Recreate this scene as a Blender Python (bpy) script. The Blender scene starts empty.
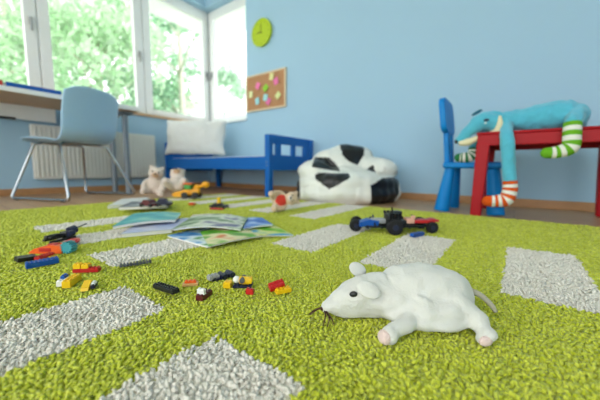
import bpy, bmesh, math, random
import numpy as np
from mathutils import Vector, Matrix, Euler, noise
random.seed(7); rng = np.random.default_rng(7)
scene = bpy.context.scene
COL = scene.collection
PI = math.pi
# ------------------------------------------------------------------ camera
F, PITCH, ROLL, YAW, HC = 290.473, .106498, -.0086424, -.640262, .243
cy_, sy_ = math.cos(YAW), math.sin(YAW)
fwd = Vector((sy_, cy_, 0)); right = Vector((cy_, -sy_, 0)); down = Vector((0, 0, -1))
f2 = fwd*math.cos(PITCH) + down*math.sin(PITCH); d2 = down*math.cos(PITCH) - fwd*math.sin(PITCH)
r3 = right*math.cos(ROLL) + d2*math.sin(ROLL); d3 = d2*math.cos(ROLL) - right*math.sin(ROLL)
cam_d = bpy.data.cameras.new('camera'); cam = bpy.data.objects.new('camera', cam_d); COL.objects.link(cam)
M = Matrix.Identity(4)
for i in range(3):
    M[i][0] = r3[i]; M[i][1] = -d3[i]; M[i][2] = -f2[i]
M[2][3] = HC
cam.matrix_world = M
cam_d.sensor_width = 36; cam_d.lens = 36*F/600; cam_d.clip_start = .02; cam_d.clip_end = 200
cam_d.dof.use_dof = True; cam_d.dof.focus_distance = .5; cam_d.dof.aperture_fstop = 3.0
scene.camera = cam
def ray(px, py): return r3*((px-300)/F) + d3*((py-200)/F) + f2
def at(px, py, z=.018):
    d = ray(px, py); t = (z-HC)/d.z
    p = d*t; p.z = z; return p
def atY(px, py, Y):
    d = ray(px, py); p = d*(Y/d.y); p.z += HC; return p
def atX(px, py, X):
    d = ray(px, py); p = d*(X/d.x); p.z += HC; return p
RUG = .018
UA = -YAW  # angle of the picture's right-hand direction
# ------------------------------------------------------------------ materials
def lin(c):
    return c/12.92 if c <= .04045 else ((c+.055)/1.055)**2.4
def rgb(h):
    h = h.lstrip('#'); return tuple(lin(int(h[i:i+2], 16)/255) for i in (0, 2, 4))
MATS = {}
def mat(name, col, rough=.6, var=.06, vscale=30, bump=0, bscale=200, metal=0, sheen=0, spec=.5, coat=0):
    if name in MATS: return MATS[name]
    m = bpy.data.materials.new(name); m.use_nodes = True; MATS[name] = m
    nt = m.node_tree; b = nt.nodes['Principled BSDF']
    c = rgb(col)
    tc = nt.nodes.new('ShaderNodeTexCoord')
    nz = nt.nodes.new('ShaderNodeTexNoise'); nz.inputs['Scale'].default_value = vscale; nz.inputs['Detail'].default_value = 3
    nt.links.new(tc.outputs['Object'], nz.inputs['Vector'])
    mx = nt.nodes.new('ShaderNodeMix'); mx.data_type = 'RGBA'
    mx.inputs[6].default_value = (*[x*(1-var) for x in c], 1); mx.inputs[7].default_value = (*[min(1, x*(1+var)) for x in c], 1)
    nt.links.new(nz.outputs['Fac'], mx.inputs[0]); nt.links.new(mx.outputs[2], b.inputs['Base Color'])
    b.inputs['Roughness'].default_value = rough; b.inputs['Metallic'].default_value = metal
    b.inputs['Specular IOR Level'].default_value = spec
    if sheen: b.inputs['Sheen Weight'].default_value = sheen; b.inputs['Sheen Roughness'].default_value = .5
    if coat: b.inputs['Coat Weight'].default_value = coat
    if bump:
        n2 = nt.nodes.new('ShaderNodeTexNoise'); n2.inputs['Scale'].default_value = bscale; n2.inputs['Detail'].default_value = 2
        bp = nt.nodes.new('ShaderNodeBump'); bp.inputs['Strength'].default_value = bump; bp.inputs['Distance'].default_value = .01
        nt.links.new(tc.outputs['Object'], n2.inputs['Vector']); nt.links.new(n2.outputs['Fac'], bp.inputs['Height'])
        nt.links.new(bp.outputs['Normal'], b.inputs['Normal'])
    return m
def plank_mat():
    m = bpy.data.materials.new('oak planks'); m.use_nodes = True
    nt = m.node_tree; b = nt.nodes['Principled BSDF']
    tc = nt.nodes.new('ShaderNodeTexCoord')
    br = nt.nodes.new('ShaderNodeTexBrick'); br.inputs['Scale'].default_value = 1
    br.inputs['Brick Width'].default_value = 1.1; br.inputs['Row Height'].default_value = .11; br.inputs['Mortar Size'].default_value = .0015
    br.inputs['Color1'].default_value = (*rgb('#d4aa7e'), 1); br.inputs['Color2'].default_value = (*rgb('#c69a6e'), 1)
    br.inputs['Mortar'].default_value = (*rgb('#6b4a2c'), 1)
    nt.links.new(tc.outputs['Object'], br.inputs['Vector'])
    mp = nt.nodes.new('ShaderNodeMapping'); mp.inputs['Scale'].default_value = (2, 30, 1)
    nz = nt.nodes.new('ShaderNodeTexNoise'); nz.inputs['Scale'].default_value = 3; nz.inputs['Detail'].default_value = 6
    nt.links.new(tc.outputs['Object'], mp.inputs['Vector']); nt.links.new(mp.outputs['Vector'], nz.inputs['Vector'])
    mx = nt.nodes.new('ShaderNodeMix'); mx.data_type = 'RGBA'; mx.blend_type = 'MULTIPLY'; mx.inputs[0].default_value = .35
    nt.links.new(br.outputs['Color'], mx.inputs[6]); nt.links.new(nz.outputs['Fac'], mx.inputs[7])
    nt.links.new(mx.outputs[2], b.inputs['Base Color']); b.inputs['Roughness'].default_value = .38
    return m
def glass_mat():
    m = bpy.data.materials.new('window glass'); m.use_nodes = True
    nt = m.node_tree; nt.nodes.remove(nt.nodes['Principled BSDF'])
    out = nt.nodes['Material Output']
    tr = nt.nodes.new('ShaderNodeBsdfTransparent'); tr.inputs[0].default_value = (.97, .99, .98, 1)
    gl = nt.nodes.new('ShaderNodeBsdfGlossy'); gl.inputs['Roughness'].default_value = .02
    fr = nt.nodes.new('ShaderNodeLayerWeight'); fr.inputs[0].default_value = .5
    pw = nt.nodes.new('ShaderNodeMath'); pw.operation = 'POWER'; pw.inputs[1].default_value = 4; nt.links.new(fr.outputs['Facing'], pw.inputs[0])
    ml = nt.nodes.new('ShaderNodeMath'); ml.operation = 'MULTIPLY_ADD'; ml.inputs[1].default_value = .3; ml.inputs[2].default_value = .02; nt.links.new(pw.outputs[0], ml.inputs[0])
    mx = nt.nodes.new('ShaderNodeMixShader')
    nt.links.new(ml.outputs[0], mx.inputs[0]); nt.links.new(tr.outputs[0], mx.inputs[1]); nt.links.new(gl.outputs[0], mx.inputs[2])
    nt.links.new(mx.outputs[0], out.inputs['Surface'])
    return m
def leaf_mat(name, col):
    m = bpy.data.materials.new(name); m.use_nodes = True
    nt = m.node_tree; nt.nodes.remove(nt.nodes['Principled BSDF']); out = nt.nodes['Material Output']
    g = nt.nodes.new('ShaderNodeNewGeometry')
    c = rgb(col); rp = nt.nodes.new('ShaderNodeMix'); rp.data_type = 'RGBA'
    rp.inputs[6].default_value = (*[x*.7 for x in c], 1); rp.inputs[7].default_value = (*[min(1, x*1.35) for x in c], 1)
    nt.links.new(g.outputs['Random Per Island'], rp.inputs[0])
    d = nt.nodes.new('ShaderNodeBsdfDiffuse'); t = nt.nodes.new('ShaderNodeBsdfTranslucent'); mx = nt.nodes.new('ShaderNodeMixShader')
    mx.inputs[0].default_value = .45
    for n in (d, t): nt.links.new(rp.outputs[2], n.inputs[0])
    nt.links.new(d.outputs[0], mx.inputs[1]); nt.links.new(t.outputs[0], mx.inputs[2]); nt.links.new(mx.outputs[0], out.inputs['Surface'])
    return m
def yarn_mat(name, a, b_):
    m = bpy.data.materials.new(name); m.use_nodes = True
    nt = m.node_tree; b = nt.nodes['Principled BSDF']
    g = nt.nodes.new('ShaderNodeNewGeometry'); rp = nt.nodes.new('ShaderNodeMix'); rp.data_type = 'RGBA'
    rp.inputs[6].default_value = (*rgb(a), 1); rp.inputs[7].default_value = (*rgb(b_), 1)
    nt.links.new(g.outputs['Random Per Island'], rp.inputs[0]); nt.links.new(rp.outputs[2], b.inputs['Base Color'])
    b.inputs['Roughness'].default_value = .9; b.inputs['Specular IOR Level'].default_value = .15; b.inputs['Sheen Weight'].default_value = .2; b.inputs['Sheen Roughness'].default_value = .6
    return m
WALL = mat('light blue wall paint', '#a6cbe3', .75, .015, 3, .03, 120)
WHITE = mat('white lacquer', '#eef2f2', .4, .02)
CEIL = mat('white ceiling paint', '#f0f2f2', .8, .02)
OAK = mat('oak skirting', '#b98a5c', .45, .15, 20)
PINE = mat('pine board', '#d8b186', .45, .1, 12)
PLASTIC = {k: mat('plastic ' + k, c, .35, .03) for k, c in dict(
    red='#c01f22', yellow='#f6c818', blue='#1257b0', black='#1c1e22', grey='#55595f', lightgrey='#a6a9aa', white='#eceeea',
    orange='#ee6420', teal='#3f9ea8', tan='#dcae72', maroon='#5d1a22', darkblue='#1d2440', green='#3f9a3a').items()}
BEDBLUE = mat('blue lacquered wood', '#1466b8', .45, .05, spec=.3)
KIDBLUE = mat('bright blue plastic', '#0a84d2', .45, .02, spec=.25)
KIDRED = mat('red painted plastic', '#ab0a18', .45, .03, spec=.25)
CHROME = mat('satin chrome', '#b9bec2', .25, .02, metal=1)
GREYMETAL = mat('grey metal', '#87929b', .45, .02, metal=.4)
# ------------------------------------------------------------------ mesh helpers
class MB:
    def __init__(s): s.v = []; s.f = []; s.m = []
    def add(s, vs, fs, mi=0, T=None):
        o = len(s.v)
        for p in vs:
            p = Vector(p); s.v.append(tuple(T @ p) if T else tuple(p))
        for f in fs: s.f.append(tuple(i+o for i in f)); s.m.append(mi)
        return s
    def bm(s, bm, mi=0, T=None):
        bm.verts.ensure_lookup_table(); bm.verts.index_update()
        s.add([v.co for v in bm.verts], [[v.index for v in f.verts] for f in bm.faces], mi, T); bm.free(); return s
    def box(s, c, d, bev=0, mi=0, T=None, rot=None, seg=2):
        bm = bmesh.new(); bmesh.ops.create_cube(bm, size=1)
        for v in bm.verts: v.co = Vector((v.co.x*d[0], v.co.y*d[1], v.co.z*d[2]))
        if bev: bmesh.ops.bevel(bm, geom=bm.edges[:], offset=bev, segments=seg, affect='EDGES', profile=.5)
        X = Matrix.Translation(c)
        if rot: X = X @ Euler(rot).to_matrix().to_4x4()
        return s.bm(bm, mi, (T @ X) if T else X)
    def ball(s, c, r, mi=0, T=None, rot=None, u=20, v=12):
        if not hasattr(r, '__len__'): r = (r, r, r)
        bm = bmesh.new(); bmesh.ops.create_uvsphere(bm, u_segments=u, v_segments=v, radius=1)
        X = Matrix.Translation(c)
        if rot: X = X @ Euler(rot).to_matrix().to_4x4()
        X = X @ Matrix.Diagonal((*r, 1))
        return s.bm(bm, mi, (T @ X) if T else X)
    def tube(s, pts, rad, n=10, mi=0, T=None, cap=True, mif=None):
        pts = [Vector(p) for p in pts]
        if not hasattr(rad, '__len__'): rad = [rad]*len(pts)
        P = list(pts); Rr = list(rad)
        vs = []; prev = None
        for i, p in enumerate(P):
            t = (P[min(i+1, len(P)-1)] - P[max(i-1, 0)]).normalized()
            if prev is None:
                a = Vector((0, 0, 1)) if abs(t.z) < .9 else Vector((1, 0, 0)); nn = t.cross(a).normalized()
            else:
                nn = (prev - t*prev.dot(t)).normalized()
            prev = nn; b = t.cross(nn)
            for k in range(n):
                a = 2*PI*k/n; vs.append(p + (nn*math.cos(a) + b*math.sin(a))*Rr[i])
        o = len(s.v); s.v += [tuple(T @ q) if T else tuple(q) for q in vs]
        for i in range(len(P)-1):
            for k in range(n):
                k2 = (k+1) % n
                s.f.append((o+i*n+k, o+i*n+k2, o+(i+1)*n+k2, o+(i+1)*n+k)); s.m.append(mif(i) if mif else mi)
        if cap:
            s.f.append(tuple(o+k for k in reversed(range(n)))); s.m.append(mif(0) if mif else mi)
            e = o+(len(P)-1)*n; s.f.append(tuple(e+k for k in range(n))); s.m.append(mif(len(P)-2) if mif else mi)
        return s
    def cyl(s, a, b, r, n=20, mi=0, T=None, r2=None): return s.tube([a, b], [r, r if r2 is None else r2], n, mi, T)
    def prism(s, poly, z0, z1, mi=0, T=None):
        n = len(poly); vs = [(x, y, z0) for x, y in poly] + [(x, y, z1) for x, y in poly]
        fs = [tuple(reversed(range(n))), tuple(range(n, 2*n))] + [(i, (i+1) % n, n+(i+1) % n, n+i) for i in range(n)]
        return s.add(vs, fs, mi, T)
    def build(s, name, mats, parent=None, loc=None, rot=None, smooth=False, mods=None):
        me = bpy.data.meshes.new(name); me.from_pydata(s.v, [], s.f)
        if not isinstance(mats, (list, tuple)): mats = [mats]
        for m in mats: me.materials.append(m)
        me.polygons.foreach_set('material_index', s.m)
        bm = bmesh.new(); bm.from_mesh(me); bmesh.ops.recalc_face_normals(bm, faces=bm.faces[:]); bm.to_mesh(me); bm.free()
        me.update()
        o = bpy.data.objects.new(name, me); COL.objects.link(o)
        if parent: o.parent = parent
        if loc is not None: o.location = loc
        if rot is not None: o.rotation_euler = rot
        if smooth: shade(o, smooth)
        return o
def shade(o, ang=True):
    me = o.data
    me.polygons.foreach_set('use_smooth', [True]*len(me.polygons))
    if ang is not True:
        bm = bmesh.new(); bm.from_mesh(me)
        for e in bm.edges:
            if len(e.link_faces) == 2 and e.calc_face_angle(0) > ang: e.smooth = False
        bm.to_mesh(me); bm.free()
def remesh(o, vox, smooth=8, fac=.5):
    a = o.modifiers.new('r', 'REMESH'); a.mode = 'VOXEL'; a.voxel_size = vox
    if smooth:
        b = o.modifiers.new('s', 'SMOOTH'); b.iterations = smooth; b.factor = fac
    bpy.context.view_layer.update()
    dg = bpy.context.evaluated_depsgraph_get(); ev = o.evaluated_get(dg)
    me = bpy.data.meshes.new_from_object(ev); mats = [m for m in o.data.materials]
    o.modifiers.clear(); o.data = me
    if not me.materials:
        for m in mats: me.materials.append(m)
    me.polygons.foreach_set('use_smooth', [True]*len(me.polygons))
    return o
def wrinkle(o, amp, scale, seed=0, aniso=(1, 1, 1)):
    for v in o.data.vertices:
        p = Vector((v.co.x*aniso[0], v.co.y*aniso[1], v.co.z*aniso[2]))*scale + Vector((seed, seed*.7, 0))
        v.co += v.normal*(noise.noise(p)*amp)
def tag(o, label=None, cat=None, group=None, kind=None):
    if label: o['label'] = label
    if cat: o['category'] = cat
    if group: o['group'] = group
    if kind: o['kind'] = kind
    return o
def thing(name, label, cat, loc=(0, 0, 0), rz=0, group=None):
    o = bpy.data.objects.new(name, None); COL.objects.link(o); o.empty_display_size = .02
    o.location = loc; o.rotation_euler = (0, 0, rz); return tag(o, label, cat, group)
def struct(o): o['kind'] = 'structure'; return o
def spline(pts, n=24):
    pts = [Vector(p) for p in pts]; P = [pts[0]*2-pts[1]] + pts + [pts[-1]*2-pts[-2]]; out = []
    m = len(pts)-1
    for i in range(n+1):
        t = i/n*m; k = min(int(t), m-1); u = t-k
        a, b, c, d = P[k:k+4]
        out.append(.5*((2*b) + (c-a)*u + (2*a-5*b+4*c-d)*u*u + (3*b-a-3*c+d)*u**3))
    return out
def lerpr(rs, n):
    m = len(rs)-1; out = []
    for i in range(n+1):
        t = i/n*m; k = min(int(t), m-1); out.append(rs[k]+(rs[k+1]-rs[k])*(t-k))
    return out
# ------------------------------------------------------------------ the room
XL, YB, ZC = -3.40, 2.48, 2.72          # inner faces of left and back wall, ceiling
XR, YF = 2.6, -2.6
SILL, LINT = .815, 2.32
struct(MB().box(((XL-.2+XR)/2, (YB+.2+YF)/2, -.05), (XR-XL+.2, YB-YF+.2, .1)).build('floor', plank_mat()))
struct(MB().box(((XL-.2+XR)/2, (YB+.2+YF)/2, ZC+.05), (XR-XL+.2, YB-YF+.2, .1)).build('ceiling', CEIL))
XO, YO = XL-.2, YB+.2
YW0 = -.55; XW1 = -2.655
def bx(m, x0, x1, y0, y1, z0, z1, bev=0): return m.box(((x0+x1)/2, (y0+y1)/2, (z0+z1)/2), (x1-x0, y1-y0, z1-z0), bev)
w = MB(); bx(w, XO, XL, YF, YO, 0, SILL); bx(w, XO, XL, YF, YO, LINT, ZC); bx(w, XO, XL, YF, YW0, SILL, LINT)
struct(w.build('wall_left', WALL))
w = MB(); bx(w, XL, XR, YB, YO, 0, SILL); bx(w, XL, XR, YB, YO, LINT, ZC); bx(w, XW1, XR, YB, YO, SILL, LINT)
struct(w.build('wall_back', WALL))
w = MB(); bx(w, XR, XR+.2, YF, YO, 0, ZC); struct(w.build('wall_right', WALL))
b = MB(); bx(b, XL, XL+.014, YF, YB, 0, .055, .003); struct(b.build('baseboard_left', OAK))
b = MB(); bx(b, XL+.014, XR, YB-.014, YB, 0, .055, .003); struct(b.build('baseboard_back', OAK))
# sills
s = MB(); bx(s, XL-.1, XL+.03, YW0, YB+.03, SILL, SILL+.022, .004); struct(s.build('trim_1', PINE))
s = MB(); bx(s, XL+.03, XW1, YB-.03, YB+.1, SILL, SILL+.022, .004); struct(s.build('trim_2', WHITE))
GLASS = glass_mat()
def frame_rect(m, ax, p, t, a0, a1, z0, z1, wd, bot=None):
    """a rectangular ring in the plane ax = p; a runs along the other axis"""
    bot = bot or wd
    def bb(u0, u1, w0, w1):
        if ax == 'x': bx(m, p-t/2, p+t/2, u0, u1, w0, w1, .006)
        else: bx(m, u0, u1, p-t/2, p+t/2, w0, w1, .006)
    bb(a0, a0+wd, z0, z1); bb(a1-wd, a1, z0, z1); bb(a0+wd, a1-wd, z0, z0+bot); bb(a0+wd, a1-wd, z1-wd, z1)
def window(name, ax, p, a0, a1, splits):
    root = bpy.data.objects.new(name, None); COL.objects.link(root); struct(root)
    m = MB(); frame_rect(m, ax, p, .07, a0, a1, SILL+.022, LINT, .06, .035)
    for q in splits:
        if ax == 'x': bx(m, p-.035, p+.035, q-.03, q+.03, SILL+.057, LINT-.06, .006)
        else: bx(m, q-.03, q+.03, p-.035, p+.035, SILL+.057, LINT-.06, .006)
    m.build('window_frame', WHITE, root)
    eds = [a0+.045] + [q for q in splits] + [a1-.045]
    for i in range(len(eds)-1):
        l = eds[i]+(.004 if i else 0); r = eds[i+1]-(.004 if i < len(eds)-2 else 0)
        z0, z1 = SILL+.05, LINT-.05
        mm = MB(); pp = p+.025 if ax == 'x' else p-.025
        frame_rect(mm, ax, pp, .06, l, r, z0, z1, .085, .06)
        sh = mm.build('window_sash', WHITE, root)
        g = MB()
        if ax == 'x': bx(g, pp-.006, pp+.006, l+.083, r-.083, z0+.058, z1-.083)
        else: bx(g, l+.083, r-.083, pp-.006, pp+.006, z0+.058, z1-.083)
        g.build('pane', GLASS, sh)
        h = MB(); zc = 1.5
        if ax == 'x':
            h.box((pp+.036, r-.042, zc), (.012, .026, .07), .003).box((pp+.055, r-.042, zc-.03), (.014, .018, .11), .005).box((pp+.046, r-.042, zc), (.03, .014, .014), .003)
        else:
            h.box((l+.042, pp-.036, zc), (.026, .012, .07), .003).box((l+.042, pp-.055, zc-.03), (.018, .014, .11), .005).box((l+.042, pp-.046, zc), (.014, .03, .014), .003)
        h.build('window_handle', PLASTIC['lightgrey'], sh)
    return root
window('window_1', 'x', XL-.135, YW0, YB+.13, [.78, 1.69])
window('window_2', 'y', YB+.135, XL-.10, XW1+.06, [])
# eave outside
e = MB(); bx(e, -4.33, XO, YF, 3.36, 2.42, 2.52); bx(e, XO, XR, YO, 3.36, 2.42, 2.52); struct(e.build('trim_3', WHITE))
struct(MB().box((-12, 8, -2.1), (60, 60, .2)).build('ground', mat('paled lawn', '#cfd0c4', .9, .2, 2)))  # unseen lawn, colour paled to cut green bounce light on the eave
# ------------------------------------------------------------------ trees outside
LEAF = [leaf_mat('pale leaves', '#c6dec0'), leaf_mat('mid leaves', '#b4d3b2'), leaf_mat('blue green leaves', '#a6c8ac')]
BARK = mat('bark', '#cbc6b8', .9, .2, 10)
def tree(x, y, h, r, n, lm, label, seed, low=.12, leaf=.10):
    n = int(n*2.6)
    rg = np.random.default_rng(seed)
    t = thing('tree', label, 'tree', (x, y, -2), 0, None)
    tr = MB(); tr.tube(spline([(0, 0, 0), (.08, .05, h*.35), (-.05, .1, h*.7), (.05, 0, h*.92)], 12), lerpr([.16, .12, .07, .02], 12), 8)
    cl = []
    for k in range(26):
        a = rg.uniform(0, 2*PI); zz = h*rg.uniform(low, .97); rr = r*math.sqrt(max(.05, 1-((zz/h-.55)/.5)**2))*rg.uniform(.35, .95)
        c = np.array([rr*math.cos(a), rr*math.sin(a), zz]); cl.append((c, r*rg.uniform(.25, .45)))
        tr.tube([(0, 0, max(.3, zz-.5*rr-.3)), tuple(c)], [.04, .012], 6)
    tr.build('trunk', BARK, t, smooth=True)
    N = n
    idx = rg.integers(0, len(cl), N)
    cen = np.array([cl[i][0] for i in idx]); rad = np.array([cl[i][1] for i in idx])
    d = rg.normal(size=(N, 3)); d /= np.linalg.norm(d, axis=1)[:, None]
    pos = cen + d*(rad*rg.uniform(.4, 1.15, N))[:, None]*np.array([1, 1, .75])
    A = rg.normal(size=(N, 3)); A /= np.linalg.norm(A, axis=1)[:, None]
    B = np.cross(A, rg.normal(size=(N, 3))); B /= np.linalg.norm(B, axis=1)[:, None]
    s_ = (leaf*rg.uniform(.6, 1.3, N))[:, None]
    v = np.stack([pos-A*s_, pos+B*s_*.5, pos+A*s_, pos-B*s_*.5], 1).reshape(-1, 3)
    me = bpy.data.meshes.new('foliage'); me.from_pydata(v.tolist(), [], np.arange(4*N).reshape(-1, 4).tolist()); me.materials.append(lm)
    o = bpy.data.objects.new('foliage', me); COL.objects.link(o); o.parent = t
    return t
TL = [(-9.5, .3, 7.5, 2.3, 2600, 0, 'pale leafy tree outside the window, farthest left'),
      (-9.2, 3.2, 6.3, 2.0, 2600, 0, 'pale bushy tree outside behind the middle window sash'),
      (-12.5, 2.0, 9.5, 2.4, 2600, 1, 'tall loose tree outside behind the bushy tree of the middle sash'),
      (-8.9, 5.4, 8.2, 1.9, 3600, 2, 'darker green tree outside the window sash next to the corner'),
      (-12.5, 5.6, 9.8, 2.4, 2600, 1, 'tall tree outside between the middle and the corner sash'),
      (-8.2, 9.4, 5.6, 1.6, 2600, 0, 'low pale tree outside the narrow window beside the corner'),
      (-11.5, 11.5, 7.0, 2.0, 2200, 2, 'distant tree outside behind the narrow window')]
for i, (x, y, h, r, n, k, lab) in enumerate(TL): tree(x, y, h, r, n, LEAF[k], lab, 11+i)
# neighbouring white house
hp = atX(196, 118, -13)
hs = thing('house', 'white neighbouring house outside the window beside the corner post', 'house', (hp.x, hp.y, -2))
hw = MB(); hw.box((0, 0, 2.55), (1.2, .95, 5.1)); hw.build('wall', mat('white render', '#f4f4f0', .8, .02), hs)
hr = MB(); hr.prism([(-.75, 5.1), (.75, 5.1), (0, 5.6)], -.6, .6, 0, Matrix.Rotation(PI/2, 4, 'X')); hr.build('roof', mat('pale roof tiles', '#d9cfc8', .8, .1), hs)
# ------------------------------------------------------------------ radiator
ra = thing('radiator', 'white panel radiator on the wall under the window behind the desk chair', 'radiator', (XL+.062, 1.17, .135))
m = MB(); m.box((0, 0, .235), (.05, 1.06, .47), .012)
for i in range(32): m.box((.027, -.50+i*.0323, .235), (.012, .017, .42), .004)
m.build('panel', mat('radiator enamel', '#dfe2dc', .45, .02), ra, smooth=.6)
for yy in (-.3, .3): MB().box((-.04, yy, .25), (.038, .04, .3)).build('bracket', WHITE, ra)
m = MB(); m.cyl((0, .53, .03), (0, .57, .03), .01); m.cyl((0, .57, .045), (0, .57, -.135), .008); m.build('pipe', WHITE, ra, smooth=.6)
# ------------------------------------------------------------------ desk by the window
DX, DZ, DY1, DY0 = -2.79, .78, 1.305, -.25
dk = thing('desk', 'long desk with pale wood underside and grey legs below the window', 'desk', (0, 0, 0))
m = MB(); bx(m, XL+.04, DX-.012, DY0, DY1, DZ-.03, DZ, .003); m.build('desktop', mat('light beech veneer', '#c6a37c', .5, .1, 10), dk)
m = MB(); bx(m, DX-.012, DX, DY0, DY1, DZ-.031, DZ+.001, .002); m.build('edge_band', WHITE, dk)
m = MB(); bx(m, XL+.06, XL+.078, DY0+.1, .82, DZ-.15, DZ-.032, .003); mp_ = m.build('modesty_panel', WHITE, dk)
m = MB(); m.box((XL+.09, .50, DZ-.15), (.03, .11, .018), .006); m.build('cable_clip', PLASTIC['black'], mp_)
for (lx, ly) in ((-2.95, 1.235), (-3.25, 1.235), (-2.95, DY0+.1), (-3.25, DY0+.1)):
    m = MB(); m.cyl((lx, ly, .012), (lx, ly, DZ-.03), .024, 20); m.box((lx, ly, DZ-.042), (.12, .10, .022), .004); m.cyl((lx, ly, 0), (lx, ly, .014), .03, 20)
    m.build('leg', GREYMETAL, dk, smooth=.6)
# folders on the desk
def slab(name, label, cat, c, size, mats, rz=0, group=None, par=None, pages=True, tilt=(0, 0)):
    """closed book or magazine: cover + page block"""
    t = thing(name, label, cat, c, rz, group)
    t.rotation_euler = (tilt[0], tilt[1], rz)
    L, W, H = size
    cv = MB(); cv.box((0, 0, H-.0008), (L, W, .0016)); cv.box((0, 0, .0008), (L, W, .0016)); cv.box((-L/2+.0006, 0, H/2), (.0012, W, H))
    cv.build('cover', mats, t)
    MB().box((.001, 0, H/2), (L-.006, W-.006, H-.0034)).build('pages', mat('paper', '#f0efe8', .8, .03), t)
    return t
slab('folder', 'blue cardboard folder lying on the desk edge', 'folder', (DX-.115, .585, DZ+.001), (.21, .30, .03), PLASTIC['blue'], PI+.02)
slab('folder', 'red cardboard folder on the desk left of the blue folder', 'folder', (DX-.115, .345, DZ+.001), (.21, .16, .034), PLASTIC['red'], PI-.02)
# ------------------------------------------------------------------ desk chair
dc = thing('desk_chair', 'light blue plastic shell chair with chrome sled legs at the desk', 'chair', (-2.85, .79, 0), math.atan2(-.385, -.92))
SHELL = mat('pale blue shell plastic', '#a9cfec', .3, .02)
# local x = facing direction, y = sideways
prof = spline([(.24, .415), (.225, .44), (.12, .438), (-.05, .425), (-.17, .44), (-.235, .50), (-.255, .60), (-.275, .72), (-.30, .83), (-.305, .835)], 40) if False else spline([(.24, .42, 0), (.22, .44, 0), (.12, .44, 0), (-.05, .428, 0), (-.165, .44, 0), (-.225, .50, 0), (-.245, .60, 0), (-.268, .72, 0), (-.295, .825, 0)], 40)
g = MB(); NW = 16; rows = []
for i, p in enumerate(prof):
    t = i/40; wdt = .40 if t < .4 else .40+.06*math.sin((t-.4)/.6*PI*.75)
    if t > .93: wdt -= .05*((t-.93)/.07)**2
    for j in range(NW+1):
        q = -1+2*j/NW; y = q*wdt/2
        seat = max(0, min(1, (.5-t)/.15)); back = 1-seat
        g.v.append((p.x + back*.035*q*q, y, p.y + seat*(.022*q*q) - (.03*abs(q)**4 if t > .95 else 0)))
for i in range(40):
    for j in range(NW): k = i*(NW+1)+j; g.f.append((k, k+1, k+NW+2, k+NW+1)); g.m.append(0)
sh = g.build('shell', SHELL, dc, smooth=True); md = sh.modifiers.new('t', 'SOLIDIFY'); md.thickness = .012; md.offset = 0; md = sh.modifiers.new('b', 'SUBSURF'); md.levels = 1; md.render_levels = 1
for sgn in (-1, 1):
    yb, yt = sgn*.285, sgn*.15
    pts = [(.10, yt, .42), (.12, sgn*.19, .405), (.235, yb, .03), (.225, yb, .014), (.19, yb, .012), (-.26, yb, .012), (-.295, yb, .016), (-.30, yb, .04), (-.13, sgn*.19, .405), (-.11, yt, .42)]
    m = MB(); m.tube(pts, .0105, 12); m.build('leg', CHROME, dc, smooth=True)
m = MB(); m.tube([(.10, -.15, .42), (.10, .15, .42)], .0095, 10); m.tube([(-.11, -.15, .42), (-.11, .15, .42)], .0095, 10); m.build('crossbar', CHROME, dc, smooth=.6)
for fx in (.18, -.25):
    for sgn in (-1, 1): MB().box((fx, sgn*.285, .006), (.03, .024, .012), .003).build('foot_glide', PLASTIC['black'], dc)
# ------------------------------------------------------------------ bed
BR = 0.0
bd = thing('childrens_bed', 'blue wooden childrens bed along the back wall under the corner window', 'bed', (-1.70, 1.835, 0), BR)
BL, BW = 1.635, .60
m = MB()
m.box((0, 0, .265), (.052, .052, .53), .005); m.build('post', BEDBLUE, bd)
m = MB(); m.box((0, BW, .265), (.052, .052, .53), .005); m.build('post', BEDBLUE, bd)
m = MB(); m.box((0, BW/2, .496), (.03, BW-.05, .075), .004)
m.box((0, BW/2, .296), (.03, BW-.05, .135), .004)
for yy, wd in ((.115, .06), (.33, .05), (.52, .06)): m.box((0, yy, .41), (.029, wd, .11), .003)
m.build('footboard', BEDBLUE, bd)
m = MB(); m.box((-BL/2, -.005, .291), (BL-.04, .03, .115), .004); m.build('side_rail', BEDBLUE, bd)
m = MB(); m.box((-BL/2, BW, .291), (BL-.04, .03, .115), .004); m.build('side_rail', BEDBLUE, bd)
m = MB(); m.box((-BL+.02, BW/2, .37), (.03, BW+.05, .33), .008); m.build('headboard', BEDBLUE, bd)
for p in ((-BL+.02, 0), (-BL+.20, BW-.02)):
    m = MB(); m.box((p[0], p[1], .12), (.05, .045, .24), .004); m.build('leg', BEDBLUE, bd)
m = MB(); m.box((-BL/2, BW/2, .255), (BL-.05, BW-.03, .02)); m.build('slats', PINE, bd)
for q in ((0, -.028, .30), (.0, -.028, .27)):
    MB().cyl((q[0], -.026, q[2]), (q[0], -.029, q[2]), .006, 12).build('bolt', GREYMETAL, bd)
R_bed = Matrix.Translation((-1.70, 1.835, 0)) @ Matrix.Rotation(BR, 4, 'Z')
mt = MB().box((0, 0, .045), (BL-.10, BW-.05, .09), .02, seg=3).build('mattress', mat('white sheet', '#e9edee', .85, .03, 20, .1, 40), None, R_bed @ Vector((-BL/2, BW/2, .266)), (0, 0, BR), smooth=.8)
tag(mt, 'white sheeted mattress inside the blue bed frame', 'mattress')
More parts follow.
